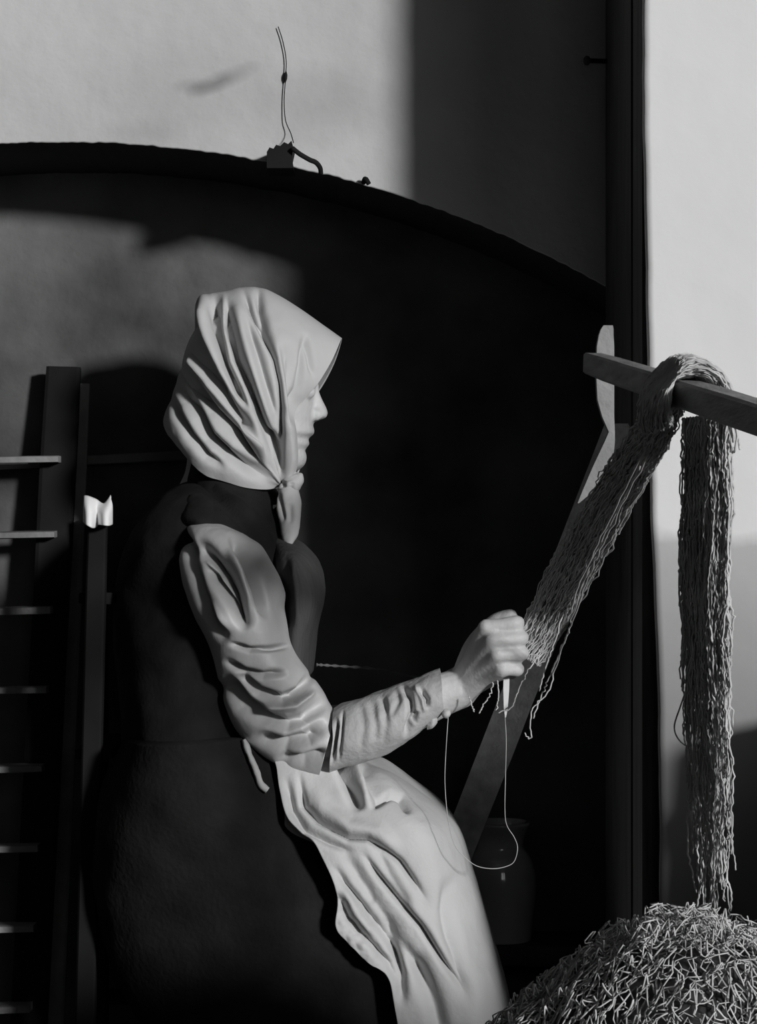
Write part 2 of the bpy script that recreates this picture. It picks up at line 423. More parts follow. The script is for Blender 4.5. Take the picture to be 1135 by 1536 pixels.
# --- body: one continuous surface
BV, BF = [], []
def add_closed(V, Fc):
    b = len(BV); BV.extend([Vector(v) for v in V]); BF.extend([tuple(b+i for i in f) for f in Fc])
def limb(pts, sides=14, n=None):
    """pts: (point, radius)"""
    a = np.array([[*p, r] for p, r in pts])
    a = spline(a, n or len(pts)*5)
    q = [Vector(x[:3]) for x in a]; r = [float(x[3]) for x in a]
    d0 = (q[0]-q[1]).normalized(); d1 = (q[-1]-q[-2]).normalized()
    pre = [(q[0]+d0*r[0]*s, r[0]*math.sqrt(max(1-s*s, .0025))) for s in (1, .92, .7, .4)]
    post = [(q[-1]+d1*r[-1]*s, r[-1]*math.sqrt(max(1-s*s, .0025))) for s in (.4, .7, .92, 1)]
    q = [p for p, _ in pre]+q+[p for p, _ in post]; r = [x for _, x in pre]+r+[x for _, x in post]
    V, Fc = tube_data(q, r, sides); add_closed(V, Fc)
def ball(c, rx, ry, rz):
    bm = bmesh.new(); bmesh.ops.create_icosphere(bm, subdivisions=3, radius=1)
    V = [Vector(c)+Vector((v.co.x*rx, v.co.y*ry, v.co.z*rz)) for v in bm.verts]; Fc = [[v.index for v in f.verts] for f in bm.faces]; bm.free()
    add_closed(V, Fc)
def slices(rows, yc, n=40, ex=.9):
    V = []; Fc = []
    for (v, ub, uf, hw) in rows:
        B = P(ub, v, yc); Fp = P(uf, v, yc); mid = (B+Fp)/2; h = (Fp.x-B.x)/2
        for k in range(n):
            a = 2*math.pi*k/n; ca, sa = math.cos(a), math.sin(a)
            V.append(mid+Vector((h*math.copysign(abs(ca)**ex, ca), hw*math.copysign(abs(sa)**ex, sa), 0)))
    m_ = len(rows); Fc = grid_faces(m_, n, True); Fc.append(tuple(range(n))); Fc.append(tuple((m_-1)*n+k for k in range(n))[::-1])
    add_closed(V, Fc)
head = [(462, 350, 400, .02), (470, 325, 425, .04), (485, 302, 445, .056), (505, 287, 459, .066), (530, 277, 468, .071), (550, 273, 474, .073),
        (562, 272, 477, .073), (575, 272, 476, .073), (585, 273, 473, .072), (598, 276, 471, .071), (612, 281, 470.5, .069), (624, 288, 470, .067),
        (631, 292, 469.5, .065), (638, 298, 469.5, .063), (646, 305, 471.5, .0605), (651, 310, 470.5, .059), (656, 315, 464, .057), (660, 319, 462.5, .056), (666, 325, 464, .054),
        (671, 331, 460, .052), (676, 337, 457.5, .05), (682, 343, 459.5, .048), (690, 350, 459.5, .045), (698, 360, 456, .04), (705, 370, 448, .033), (711, 385, 437, .02)]
hs = spline([[*r] for r in head], 90)
slices(hs, HY, 48, .88)
nose = spline([(577, 462, 478.5, .006), (585, 462, 478.2, .0065), (593, 462, 480.5, .0075), (602, 462, 484.5, .0088), (610, 462, 488.5, .0108), (617, 462, 491.2, .0135), (622, 462, 491, .0150), (626, 462, 489, .0150), (630, 462, 480, .0125), (632.5, 463, 472, .009)], 40)
slices(nose, HY, 24, .95)
for s in (-1, 1):
    ball(P(474, 622, HY+s*.0125), .0075, .005, .0072)          # nostril wings
    ball(P(460, 588, HY+s*.031), .0105, .0105, .0085)           # eye under the lid
    limb([(P(471, 570, HY+s*.010), .006), (P(469, 567, HY+s*.026), .007), (P(458, 570, HY+s*.045), .006)], 10)   # brow
    ball(P(362, 600, HY+s*.072), .018, .008, .03)               # ear
limb([(P(352, 640, HY+.005), .055), (P(345, 720, HY+.012), .054), (P(325, 790, HY+.02), .065)], 20)         # neck
limb([(P(320, 810, 2.745), .07), (P(325, 870, 2.745), .09), (P(322, 960, 2.745), .09), (P(312, 1050, 2.74), .09), (P(305, 1150, 2.74), .095)], 24)
limb([(P(308, 815, 2.665), .036), (P(312, 800, 2.745), .05), (P(308, 815, 2.84), .036)], 16)
# near arm (shoulder, elbow, wrist)
ELB = P(468, 1108, 2.600); WR = P(688, 1033, 2.588)
limb([(P(310, 815, 2.655), .036), (P(370, 940, 2.618), .036), (P(440, 1070, 2.606), .030), (ELB, .027)], 18)
limb([(ELB, .027), (P(540, 1092, 2.594), .029), (P(610, 1064, 2.588), .028), (P(655, 1045, 2.588), .0245), (WR, .0225)], 18, 26)
# near hand: flat palm, four curled fingers, thumb across the top
MCP = [(729, 941, 2.530), (738, 961, 2.524), (746, 982, 2.525), (753, 1004, 2.531)]
PIP = [(774, 935, 2.531), (780, 957, 2.530), (781, 980, 2.532), (775, 1004, 2.537)]
for k in range(4):
    m_, p_ = P(*MCP[k]), P(*PIP[k])
    rr = (.0080, .0083, .0080, .0074)[k]
    limb([(WR+Vector((.004, -.001, .010-.006*k)), .014), (WR.lerp(m_, .55)+Vector((0, .004, 0)), .0105), (m_, .0092)], 12)
    dip = p_+Vector((.001, .026, -.001)); tip = p_+Vector((-.020, .033, -.002))
    limb([(m_, rr+.0008), (m_.lerp(p_, .5)+Vector((0, -.001, 0)), rr), (p_, rr+.0008), (p_.lerp(dip, .5), rr-.0004), (dip, rr-.0006), (tip, rr-.0012)], 12, 36)
limb([(WR+Vector((.006, .004, .012)), .015), (P(712, 968, 2.572), .0115), (P(742, 934, 2.558), .0095), (P(765, 924, 2.548), .0080)], 12, 30)
ball(P(722, 992, 2.575), .020, .012, .028)
# far arm and hand behind
ELB2 = P(470, 1105, 2.85); WR2 = P(700, 1020, 2.68)
limb([(P(305, 815, 2.83), .036), (P(380, 960, 2.85), .036), (ELB2, .034)], 16)
limb([(ELB2, .037), (P(585, 1075, 2.76), .024), (WR2, .020)], 16)
for k in range(4):
    m_ = P(742+3*k, 968+13*k, 2.665)
    e_ = P(772-2*k, 966+14*k, 2.655)
    limb([(WR2+Vector((.004, 0, .008-.005*k)), .014), (m_, .0105), (e_, .0085), (e_+Vector((-.005, -.024, 0)), .008), (e_+Vector((-.022, -.026, -.002)), .0072)], 10)
limb([(WR2+Vector((.004, -.006, .006)), .013), (P(735, 990, 2.652), .0105), (P(757, 975, 2.646), .0085)], 10)
# legs
for y, kx in ((2.635, 650), (2.77, 650)):
    limb([(P(300, 1190, y), .06), (P(450, 1230, y), .06), (P(kx-30, 1275, y), .048)], 18)
    limb([(P(kx-30, 1275, y), .048), (P(kx, 1500, y), .045), (P(kx+20, 1830, y), .034)], 16)
    limb([(P(kx+10, 1870, y), .035), (P(kx+80, 1890, y), .028), (P(kx+120, 1896, y), .02)], 14)
body = mesh('body', BV, BF, M_skin, woman, True, fix=True)
md = body.modifiers.new('r', 'REMESH'); md.mode = 'VOXEL'; md.voxel_size = .0022; md.use_smooth_shade = True
md = body.modifiers.new('s', 'SMOOTH'); md.iterations = 2; md.factor = .5

# --- headscarf
G = [[(422, 729), (400, 734), (370, 731), (340, 722), (313, 714), (290, 694), (270, 670), (252, 651)],
     [(422, 728), (385, 723), (345, 709), (310, 691), (280, 666), (258, 645), (246, 630)],
     [(422, 727), (390, 714), (350, 691), (315, 662), (285, 630), (268, 608), (258, 594)],
     [(422, 726), (395, 705), (360, 676), (330, 645), (303, 610), (284, 580), (270, 556)],
     [(422, 726), (395, 690), (352, 633), (313, 578), (296, 550), (284, 524)],
     [(422, 725), (395, 676), (361, 618), (333, 556), (307, 490), (296, 452)],
     [(423, 724), (404, 672), (378, 605), (350, 535), (325, 478), (314, 441)],
     [(423, 724), (409, 674), (389, 600), (367, 541), (345, 480), (340, 437)],
     [(425, 724), (418, 672), (408, 600), (392, 541), (370, 480), (360, 432)],
     [(428, 724), (428, 680), (427, 600), (414, 538), (398, 485), (390, 432)],
     [(430, 726), (436, 690), (436, 645), (436, 595), (434, 540), (426, 490), (418, 444)],
     [(432, 727), (440, 690), (439, 650), (440, 605), (445, 555), (450, 505), (450, 464)],
     [(434, 728), (443, 692), (442, 652), (443, 613), (455, 568), (472, 525), (484, 488)],
     [(435, 729), (446, 698), (446, 660), (443, 624), (460, 597), (478, 576), (498, 542), (512, 508)]]
GW = [.072, .080, .086, .090, .096, .098, .098, .098, .098, .098, .096, .092, .084, .066]
NR, NC = 150, 330
rays = []
for g in G:
    g = spline(g, 200); s = np.concatenate([[0], np.cumsum(np.linalg.norm(np.diff(g, axis=0), axis=1))]); s /= s[-1]
    r = np.linspace(0, 1, NR)**.85
    rays.append(np.stack([np.interp(r, s, g[:, 0]), np.interp(r, s, g[:, 1])], -1))
rays = np.array(rays)                                        # guide, r, 2
UVg = spline(rays.reshape(len(G), -1), NC).reshape(NC, NR, 2)
wk = spline(np.array(GW)[:, None], NC)[:, 0]
r = np.linspace(0, 1, NR)**.85
prof_w = np.where(r < .42, .52+.48*np.sin(r/.42*math.pi/2), np.sqrt(np.clip(1-((r-.42)/.58)**2.2, 0, 1)))
# finer clustering at the silhouette is not needed: the ring closes on the mid plane
depth = HY-wk[:, None]*prof_w[None, :]
depth[:, 0] = HY-.045
A = np.zeros((NC, NR, 3))
A[..., 1] = depth
A[..., 0] = (UVg[..., 0]-CX)/F*HY*(.5+.5*depth/HY); A[..., 2] = CAMH-(UVg[..., 1]-CY)/F*HY*(.5+.5*depth/HY)
AF = grid_faces(NC, NR)
Vn = A.reshape(-1, 3); nn = normals(Vn, AF)
if nn[:, 1].mean() > 0: nn = -nn
S1 = lambda pl: cs(pl, 220, 420, 3.547)
scarf_strokes = [
    (S1([(365, 40), (372, 170), (385, 290), (430, 450), (500, 600), (560, 700)]), 9, .022),
    (S1([(425, 90), (440, 230), (490, 420), (560, 580), (620, 740), (680, 900), (715, 1050)]), 7, .018),
    (S1([(412, 60), (420, 260), (455, 440), (530, 600), (600, 740)]), 4, -.008),
    (S1([(225, 120), (270, 350), (350, 520), (450, 670), (540, 800), (600, 900)]), 11, .022),
    (S1([(210, 250), (260, 450), (340, 570), (440, 700), (560, 850), (690, 1040)]), 4, -.010),
    (S1([(150, 400), (260, 580), (350, 700), (450, 810), (560, 920), (700, 1060)]), 8, .020),
    (S1([(250, 560), (370, 740), (450, 830), (560, 940), (700, 1070)]), 5, -.007),
    (S1([(130, 480), (200, 620), (270, 720), (340, 840), (440, 930), (560, 1010), (700, 1080)]), 8, .017),
    (S1([(100, 560), (170, 720), (240, 830), (330, 940), (440, 1010)]), 6, .009),
    (S1([(500, 20), (560, 170), (640, 320), (690, 430), (715, 560), (722, 700), (722, 850), (720, 1050)]), 4.5, .010),
    (S1([(590, 10), (608, 160), (640, 290), (680, 400)]), 6, .008),
    (S1([(745, 330), (760, 450), (768, 550), (780, 660), (800, 800)]), 13, .007),
    (S1([(835, 280), (832, 450), (822, 580), (790, 740)]), 4.5, .004),
    (S1([(840, 290), (870, 420), (890, 540)]), 4, .004),
    (S1([(520, 180), (600, 420), (640, 560), (690, 720), (715, 900)]), 7, .006),
    (S1([(670, 800), (712, 960), (722, 1070)]), 5, .010),
    (S1([(285, 60), (320, 260), (380, 420), (460, 600), (560, 780)]), 7, -.008),
    (S1([(470, 90), (560, 420), (620, 640), (680, 900)]), 8, -.005),
    (S1([(690, 330), (740, 560), (775, 780)]), 5, -.004),
]
env = np.tile(np.clip(r*6, 0, 1)*np.clip((1-r)*9+.12, 0, 1), NC)
env = env*np.repeat(np.clip((1-np.linspace(0, 1, NC))*14+.1, 0, 1), NR)
dsp = -1.5*stroke_disp(UVg.reshape(-1, 2), scarf_strokes)*env+.0008*fbm(Vn, 35)*env
near = Vn+nn*dsp[:, None]
near = near.reshape(NC, NR, 3)
far = A.copy(); far[..., 1] = 2*HY-A[..., 1]
far[..., 0] = A[..., 0]; far[..., 2] = A[..., 2]
far2 = near.copy(); far2[..., 1] = 2*HY-near[..., 1]
# join near and far along the silhouette
mid_edge = near[:, -1].copy(); mid_edge[:, 1] = HY
full = np.concatenate([near[:, :-1], mid_edge[:, None], far2[:, :-1][:, ::-1]], 1)
o = mesh('headscarf', full.reshape(-1, 3), grid_faces(NC, full.shape[1]), M_scarf, woman, True)
md = o.modifiers.new('s', 'SMOOTH'); md.iterations = 2; md.factor = .5
md = o.modifiers.new('t', 'SOLIDIFY'); md.thickness = .0022; md.offset = 0
scarf = o
loft('scarf_tail', [(430, 728, 442, 726, 2.692, .006), (416, 738, 449, 737, 2.690, .011), (414, 757, 452, 757, 2.684, .012), (419, 784, 449.5, 784, 2.678, .011), (422, 803, 446, 803, 2.672, .009), (427, 816, 441, 814, 2.668, .006), (433, 820, 437, 819, 2.667, .002)], M_scarf, scarf, 60, 40,
     [(S1([(690, 1110), (710, 1200), (730, 1290)]), 3.5, .007), (S1([(760, 1180), (770, 1300)]), 4, .004)], .0012, 50)
loft('scarf_tail', [(420, 748, 426, 744, 2.70, .004), (410, 765, 421, 752, 2.70, .006), (402, 770, 414, 757, 2.70, .005), (396, 764, 402, 756, 2.70, .003)], M_scarf, scarf, 30, 24, (), .002, 60)
loft('scarf_knot', [(425, 716, 444, 706, 2.698, .004), (420, 722, 454, 710, 2.698, .012), (418, 728, 455, 720, 2.696, .016), (418, 735, 451, 731, 2.694, .013), (424, 741, 445, 739, 2.692, .006)], M_scarf, scarf, 50, 40,
     [([(424, 720), (424, 733)], 3, .008), ([(438, 722), (436, 738)], 3, .003)], .002, 60)

# --- jacket and bodice
S2 = lambda pl: cs(pl, 220, 740, 3.338)
loft('jacket', [(318, 700, 400, 722, 2.752, .05), (292, 720, 420, 745, 2.75, .075), (236, 752, 428, 778, 2.745, .125), (196, 800, 444, 815, 2.745, .140), (178, 850, 474, 845, 2.747, .138), (172, 900, 483, 890, 2.747, .136), (172, 960, 471, 955, 2.742, .142), (178, 1020, 466, 1010, 2.742, .140), (185, 1080, 445, 1070, 2.742, .150), (186, 1130, 425, 1112, 2.742, .160), (184, 1170, 412, 1135, 2.742, .165)],
     M_jacket, woman, 120, 110,
     [(S1([(270, 1070), (400, 1160), (500, 1290), (600, 1480)]), 6, .008), (S1([(300, 1060), (480, 1190), (600, 1310), (680, 1480)]), 8, -.007),
      (S2([(700, 280), (690, 420), (700, 560), (720, 700)]), 7, .006), (S2([(760, 300), (790, 450), (780, 640)]), 8, .004)], .004, 14)
loft('bodice', [(400, 790, 440, 808, 2.73, .03), (404, 815, 460, 822, 2.725, .085), (410, 850, 480, 846, 2.715, .118), (418, 900, 488, 888, 2.71, .125), (422, 955, 475, 954, 2.71, .118), (426, 1005, 469, 1008, 2.71, .112)], M_bodice, woman, 50, 60, [(S2([(700, 280), (690, 420), (700, 560), (720, 700)]), 7, .010), (S2([(760, 300), (790, 450), (780, 640)]), 8, .006)], .002, 18)
loft('collar', [(285, 690, 392, 722, 2.755, .066), (284, 712, 404, 734, 2.757, .080), (278, 738, 426, 758, 2.762, .105), (268, 752, 428, 776, 2.763, .125)], M_jacket, woman, 24, 70, (), .003, 20)
# --- near sleeve
sl_strokes = [
    (S2([(140, 120), (215, 330), (300, 560), (400, 760)]), 9, .018),
    (S2([(230, 220), (320, 320), (400, 400), (450, 490), (490, 600), (505, 690)]), 10, .021),
    (S2([(280, 340), (370, 470), (440, 570), (505, 700)]), 8, .017),
    (S2([(410, 190), (480, 290), (520, 370), (560, 480), (605, 640)]), 7, .015),
    (S2([(400, 750), (510, 785), (600, 780), (730, 760)]), 3.5, .010),
    (S2([(380, 830), (480, 895), (580, 915), (720, 890)]), 5, .010),
    (S2([(430, 900), (560, 1000), (680, 1035), (780, 990), (840, 880)]), 6, .020),
    (S2([(540, 1120), (700, 1160), (800, 1120), (910, 1020)]), 9, .016),
    (S2([(520, 1220), (680, 1270), (800, 1230), (910, 1130)]), 10, .016),
    (S2([(360, 920), (480, 1060), (620, 1150)]), 11, .016),
    (S2([(630, 1340), (780, 1345), (920, 1290)]), 8, .010),
    (S2([(190, 240), (250, 400), (310, 550), (420, 710)]), 7, -.010),
    (S2([(400, 270), (460, 390), (500, 520), (515, 660)]), 6, -.008),
    (S2([(260, 290), (340, 400), (430, 520), (490, 640)]), 3.5, -.007),
    (S2([(510, 220), (580, 330), (640, 440), (690, 580)]), 8, -.006),
    (S2([(560, 1070), (740, 1070), (850, 980)]), 6, -.008),
]
loft('sleeve', [(292, 779, 312, 777, 2.64, .012), (276, 792, 345, 790, 2.622, .050), (268, 822, 384, 814, 2.612, .074), (272, 870, 416, 866, 2.600, .080), (290, 922, 428, 926, 2.595, .078), (314, 968, 438, 968, 2.593, .070), (326, 1010, 458, 1000, 2.592, .066), (338, 1060, 478, 1026, 2.596, .062), (370, 1112, 490, 1046, 2.596, .060), (425, 1152, 498, 1060, 2.596, .057), (478, 1166, 503, 1072, 2.595, .052)],
     M_sleeve, woman, 260, 240, [(a_, b_, c_*1.3) for a_, b_, c_ in sl_strokes], .0015, 16, seed=4., skew=.30)
loft('shoulder_cap', [(284, 744, 305, 740, 2.67, .02), (272, 758, 340, 758, 2.665, .045), (270, 776, 352, 786, 2.652, .056), (276, 792, 352, 800, 2.646, .045)], M_jacket, woman, 30, 50, (), .004, 22)
# dark far sleeve
loft('sleeve', [(275, 800, 345, 795, 2.84, .035), (280, 850, 410, 850, 2.845, .05), (310, 940, 440, 930, 2.85, .05), (360, 1060, 465, 1010, 2.855, .05), (440, 1140, 490, 1060, 2.845, .045), (560, 1110, 560, 1056, 2.78, .034), (650, 1062, 650, 1022, 2.72, .027)], M_jacket, woman, 60, 50, (), .004, 26)
# --- forearm sleeve with folded cuff
S3 = lambda pl: cs(pl, 560, 860, 3.783)
loft('forearm_sleeve', [(494, 1158, 500, 1062, 2.588, .044), (510, 1153, 514, 1054, 2.585, .046), (545, 1144, 550, 1044, 2.582, .047), (590, 1124, 590, 1029, 2.577, .045), (622, 1104, 620, 1019, 2.573, .041), (648, 1084, 646, 1009, 2.570, .037), (664, 1070, 660, 1004, 2.568, .0345)], M_knit, woman, 130, 110,
     [([(506, 1075), (500, 1110), (498, 1150)], 3.5, .008), ([(515, 1062), (511, 1105), (508, 1146)], 2.5, .005),
      (S3([(150, 620), (200, 690), (215, 780), (205, 870), (170, 940)]), 4.5, .011), (S3([(255, 650), (300, 710), (305, 770)]), 4, .009), (S3([(245, 780), (230, 860)]), 3.5, .008),
      (S3([(40, 680), (65, 760), (60, 860)]), 5, .003), (S3([(-20, 700), (15, 860), (10, 980)]), 6, .003), (S3([(120, 640), (140, 720), (90, 830)]), 5, .003),
      ([(540, 1052), (546, 1090), (540, 1130)], 6, .002), ([(570, 1040), (580, 1080), (574, 1120)], 6, .003),
      (S3([(230, 630), (280, 720), (290, 800)]), 3, -.004)], .002, 30)
loft('cuff', [(640, 1094, 642, 1070, 2.556, .006), (648, 1092, 650, 1066, 2.554, .008), (655, 1084, 655, 1068, 2.556, .005)], M_knit, woman, 20, 24, (), .001, 40)
loft('cuff_button', [(664, 1066, 667, 1063, 2.545, .002), (662, 1071, 674, 1065, 2.545, .006), (664, 1076, 676, 1071, 2.545, .006), (670, 1078, 673, 1076, 2.545, .002)], M_scarf, woman, 20, 20)
# --- skirt and apron
loft('skirt', [(192, 1105, 420, 1085, 2.71, .165), (150, 1200, 480, 1140, 2.71, .165), (140, 1340, 565, 1166, 2.71, .150), (190, 1500, 640, 1212, 2.705, .150), (290, 1650, 676, 1262, 2.705, .150), (340, 1760, 700, 1330, 2.705, .150), (360, 1830, 726, 1420, 2.705, .150), (370, 1870, 760, 1560, 2.705, .150), (360, 1895, 785, 1740, 2.705, .150), (350, 1905, 800, 1880, 2.705, .150)],
     M_skirt, woman, 130, 130, (), .006, 9)
arow = [(470, 1085, 396, 1098), (520, 1128, 405, 1125), (556, 1147, 414, 1150), (590, 1162, 419, 1185), (630, 1189, 432, 1229), (664, 1216, 466, 1258), (689, 1245, 483, 1287), (707, 1298, 500, 1325), (721, 1343, 506, 1355), (733, 1384, 503, 1390), (742, 1415, 522, 1415), (750, 1443, 551, 1443), (757, 1468, 580, 1465), (766, 1509, 591, 1509), (786, 1620, 608, 1620), (803, 1780, 618, 1790)]
ahd = [.115, .118, .124, .135, .15, .165]+[.172]*10
NRa, NCa = 300, 170
Ra = spline(np.array([[*r_, h] for r_, h in zip(arow, ahd)]), NRa)
yc = 2.705
A = np.zeros((NRa, NCa, 3)); UV = np.zeros((NRa, NCa, 2))
s = np.linspace(0, 1, NCa)**1.6
for i, (ru, rv, lu, lv, h) in enumerate(Ra):
    bul = np.clip(1-(1-np.clip(s/.42, 0, 1))**2.4, 0, 1)**.5
    y = yc-h*bul
    u = ru+(lu-ru)*s; v = rv+(lv-rv)*s
    UV[i, :, 0] = u; UV[i, :, 1] = v
    A[i, :, 1] = y; A[i, :, 0] = (u-CX)/F*y; A[i, :, 2] = CAMH-(v-CY)/F*y
Va = A.reshape(-1, 3); nn = normals(Va, grid_faces(NRa, NCa))
if nn[:, 1].mean() > 0: nn = -nn
S8 = lambda pl: cs(pl, 340, 1090, 2.467)
ap_strokes = [
    (S8([(265, 150), (285, 290), (340, 345), (450, 410), (520, 415), (590, 460), (640, 500), (690, 570), (750, 660)]), 5, .011),
    (S8([(300, 220), (350, 300), (450, 375), (560, 395), (660, 470)]), 12, -.006),
    (S8([(215, 170), (245, 310), (290, 380), (380, 430), (480, 470)]), 6, .008),
    (S8([(490, 450), (560, 550), (640, 650), (720, 740), (800, 870), (890, 1000)]), 5, .011),
    (S8([(530, 450), (660, 620), (760, 760), (870, 930)]), 12, -.005),
    (S8([(405, 60), (450, 210), (500, 320)]), 9, .017), (S8([(450, 80), (500, 220), (530, 310)]), 6, -.008),
    (S8([(490, 110), (540, 210), (580, 300)]), 11, .008),
    (S8([(530, 310), (570, 268), (610, 252), (645, 265), (680, 330)]), 5, .009),
    (S8([(390, 500), (440, 590), (500, 660), (560, 740), (620, 840), (670, 960)]), 6, .011),
    (S8([(400, 600), (450, 710), (520, 790), (600, 880), (640, 980)]), 6, .010),
    (S8([(420, 560), (480, 690), (560, 800)]), 5, -.005),
    (S8([(580, 700), (620, 820), (645, 920), (650, 1050)]), 8, .010),
    (S8([(840, 520), (812, 680), (820, 780), (860, 900), (910, 1050)]), 12, .008),
    (S8([(680, 820), (730, 940), (770, 1040), (800, 1180)]), 13, .011),
    (S8([(540, 420), (600, 540), (690, 680)]), 8, .005),
    (S8([(410, 420), (490, 560), (580, 700), (680, 850), (790, 1030)]), 10, .006),
]
env = np.tile(np.clip(s*8+.1, 0, 1), NRa)
uvf = UV.reshape(-1, 2)
leftflap = np.exp(-((uvf[:, 0]-535)/60)**2-((uvf[:, 1]-1410)/75)**2)
dsp = -1.3*stroke_disp(uvf, ap_strokes)*env+(.0022*fbm(Va, 18)+.006*leftflap*fbm(Va, 55, 5))*env
near = (Va+nn*dsp[:, None]).reshape(NRa, NCa, 3)
far = near.copy(); far[..., 1] = 2*yc-near[..., 1]
medge = near[:, 0].copy(); medge[:, 1] = yc
full = np.concatenate([near[:, ::-1][:, :-1], medge[:, None], far[:, 1:]], 1)
o = mesh('apron', full.reshape(-1, 3), grid_faces(NRa, full.shape[1]), M_apron, woman, True)
md = o.modifiers.new('s', 'SMOOTH'); md.iterations = 2; md.factor = .5
md = o.modifiers.new('t', 'SOLIDIFY'); md.thickness = .002; md.offset = 0
loft('apron_string', [(363, 1110, 368, 1108, 2.575, .004), (368, 1130, 377, 1127, 2.572, .006), (376, 1152, 387, 1148, 2.57, .006), (386, 1178, 394, 1172, 2.568, .005), (398, 1190, 404, 1182, 2.566, .004)], M_scarf, o, 30, 20, (), .002, 50)

# ------------------------------------------------------------------ net, bar, prop
BA, BB = P(889, 545, 2.395), P(1135, 625, 1.70)
BB = BA+(BB-BA)*1.25
bar = beam('net_bar', BA, BB, .021, .023, M_bar, None, up=Vector((0, 0, 1)), wob=.0008)
tag(bar, 'squared wooden bar projecting from the pier with the net over it', 'bar')
# board made up in the outline of the lit patches beside the pier
def extr(name, outl, yf, th, m, parent=None):
    V = [P(u, v, yf(u, v)) for u, v in outl]; n = len(outl); V += [q_+Vector(th) for q_ in V[:n]]
    bm = bmesh.new(); vv = [bm.verts.new(q_) for q_ in V]
    bm.faces.new(vv[:n]); bm.faces.new(vv[n:][::-1])
    for i in range(n): bm.faces.new((vv[i], vv[(i+1) % n], vv[n+(i+1) % n], vv[n+i]))
    bmesh.ops.triangulate(bm, faces=[f for f in bm.faces if len(f.verts) > 4])
    return bm_obj(name, bm, m, parent)
patch_rows = [(488, 905, 919), (494, 901, 920), (503, 898, 920), (520, 895, 921), (560, 894, 921), (600, 896, 921), (625, 903, 921), (648, 913, 922), (664, 906, 922), (700, 889, 918), (735, 874, 892), (755, 866, 868)]
V = []
for v, a_, b_ in patch_rows:
    for u, dy in ((a_, 0), (b_, 0), (b_, .014), (a_, .014)): V.append(P(u, v, 2.412)+Vector((0, dy, 0)))
n = len(patch_rows)
tag(mesh('light_patch_board', V, grid_faces(n, 4, True)+[(0, 1, 2, 3), (4*n-4, 4*n-3, 4*n-2, 4*n-1)], M_lightpatch, None, False, fix=True), 'pale round-headed board made up in the outline of lit patches by the bar', 'board')
# plank leaning under the net, its foot on the bench
yprop = lambda u, v: float(np.interp(v, [600, 1245, 1400], [2.47, 2.875, 2.95]))
tag(extr('leaning_plank', [(611, 1398), (673, 1240), (735, 1080), (800, 912), (905, 640), (950, 640), (858, 905), (796, 1062), (770, 1130), (722, 1250), (662, 1404)], yprop, (.003, .016, .004), M_plank), 'worn wooden plank leaning under the gathered net, foot behind the apron', 'plank')

NV, NF = [], []
def strands(ctrl, n, rad, steps, zig=.0028, rag=0.0, jit=.15, minlen=1.0, fill=True):
    """ctrl rows: centre(3), wide axis(3), thin axis(3)"""
    C = spline([[*c, *a, *b] for c, a, b in ctrl], steps)
    for k in range(n):
        ang = random.random()*2*math.pi; rr = math.sqrt(random.random()) if fill else .75+.25*random.random()
        a0, b0 = rr*math.cos(ang), rr*math.sin(ang)
        ph = random.random()*6; L = int(steps*(minlen+(1-minlen)*random.random()**1.5))
        pts = []; off = random.randrange(2); per = random.choice((5, 7, 9, 12, 15))
        w1 = random.uniform(.5, 1.4)
        for i in range(L):
            c, a, b = C[i, :3], C[i, 3:6], C[i, 6:9]
            q = 1 if ((i//per)+off) % 2 else -1
            tri = q*(1-abs((i % per)/(per-1)*2-1))
            j = jit*math.sin(i*.13*w1+ph)
            p = c+a*(a0+j)+b*(b0+j*.6)
            an = a/np.linalg.norm(a)
            p = p+an*tri*zig+rng.normal(0, rag, 3)
            pts.append(Vector(p))
        if len(pts) > 3: tube_data(pts, rad*random.uniform(.75, 1.2), 4, NV, NF)
def ctl(u, v, y, wu, wv, thick, dy=0.0):
    c = P(u, v, y); a = P(u+wu, v+wv, y)-c+Vector((0, dy, 0))
    return (c, a, Vector((0, thick, 0)))
bdir = (BB-BA).normalized()
def on_bar(u): 
    f = (P(u, 0, 1).x-BA.x/BA.y)  # solve along bar for pixel column
    lo, hi = 0., 1.
    for _ in range(40):
        mdl = (lo+hi)/2; q = BA.lerp(BB, mdl)
        if CX+F*q.x/q.y < u: lo = mdl
        else: hi = mdl
    return BA.lerp(BB, lo)
q = on_bar(1022)
# diagonal gathering from hand to bar
dy_ = lambda f: 2.535+(q.y+.035-2.535)*f
diag = [ctl(785, 985, 2.555, 22, 14, .012), ctl(822, 925, 2.535, 27, 14, .014), ctl(862, 850, dy_(.22), 28, 14, .016), ctl(902, 775, dy_(.45), 29, 14, .018), ctl(944, 705, dy_(.70), 27, 14, .020), ctl(982, 645, dy_(.94), 23, 12, .022), ctl(1005, 605, dy_(1), 20, 8, .028)]
strands(diag, 210, .00075, 110, .0020, .0005, .12)
# over the bar
wide = np.array(bdir)*.045
def over(dx, dz, th): return (q+Vector((dx, 0, dz)), Vector(wide), Vector((th*math.copysign(1, dx) if dx else 0, 0, th*.6)))
ov = [(P(985, 640, q.y+.05), Vector(wide)*.8, Vector((.012, 0, .006))), (q+Vector((-.024, 0, -.012)), Vector(wide), Vector((.010, 0, .004))), (q+Vector((-.016, 0, .012)), Vector(wide), Vector((.007, 0, .007))), (q+Vector((.002, 0, .022)), Vector(wide), Vector((0, 0, .010))), (q+Vector((.022, 0, .014)), Vector(wide), Vector((.008, 0, .006))), (q+Vector((.032, 0, -.012)), Vector(wide)*.9, Vector((.010, 0, 0))), (q+Vector((.034, 0, -.05)), Vector(wide)*.8, Vector((.012, 0, 0)))]
strands(ov, 260, .0008, 50, .002, .0005, .10, .82)
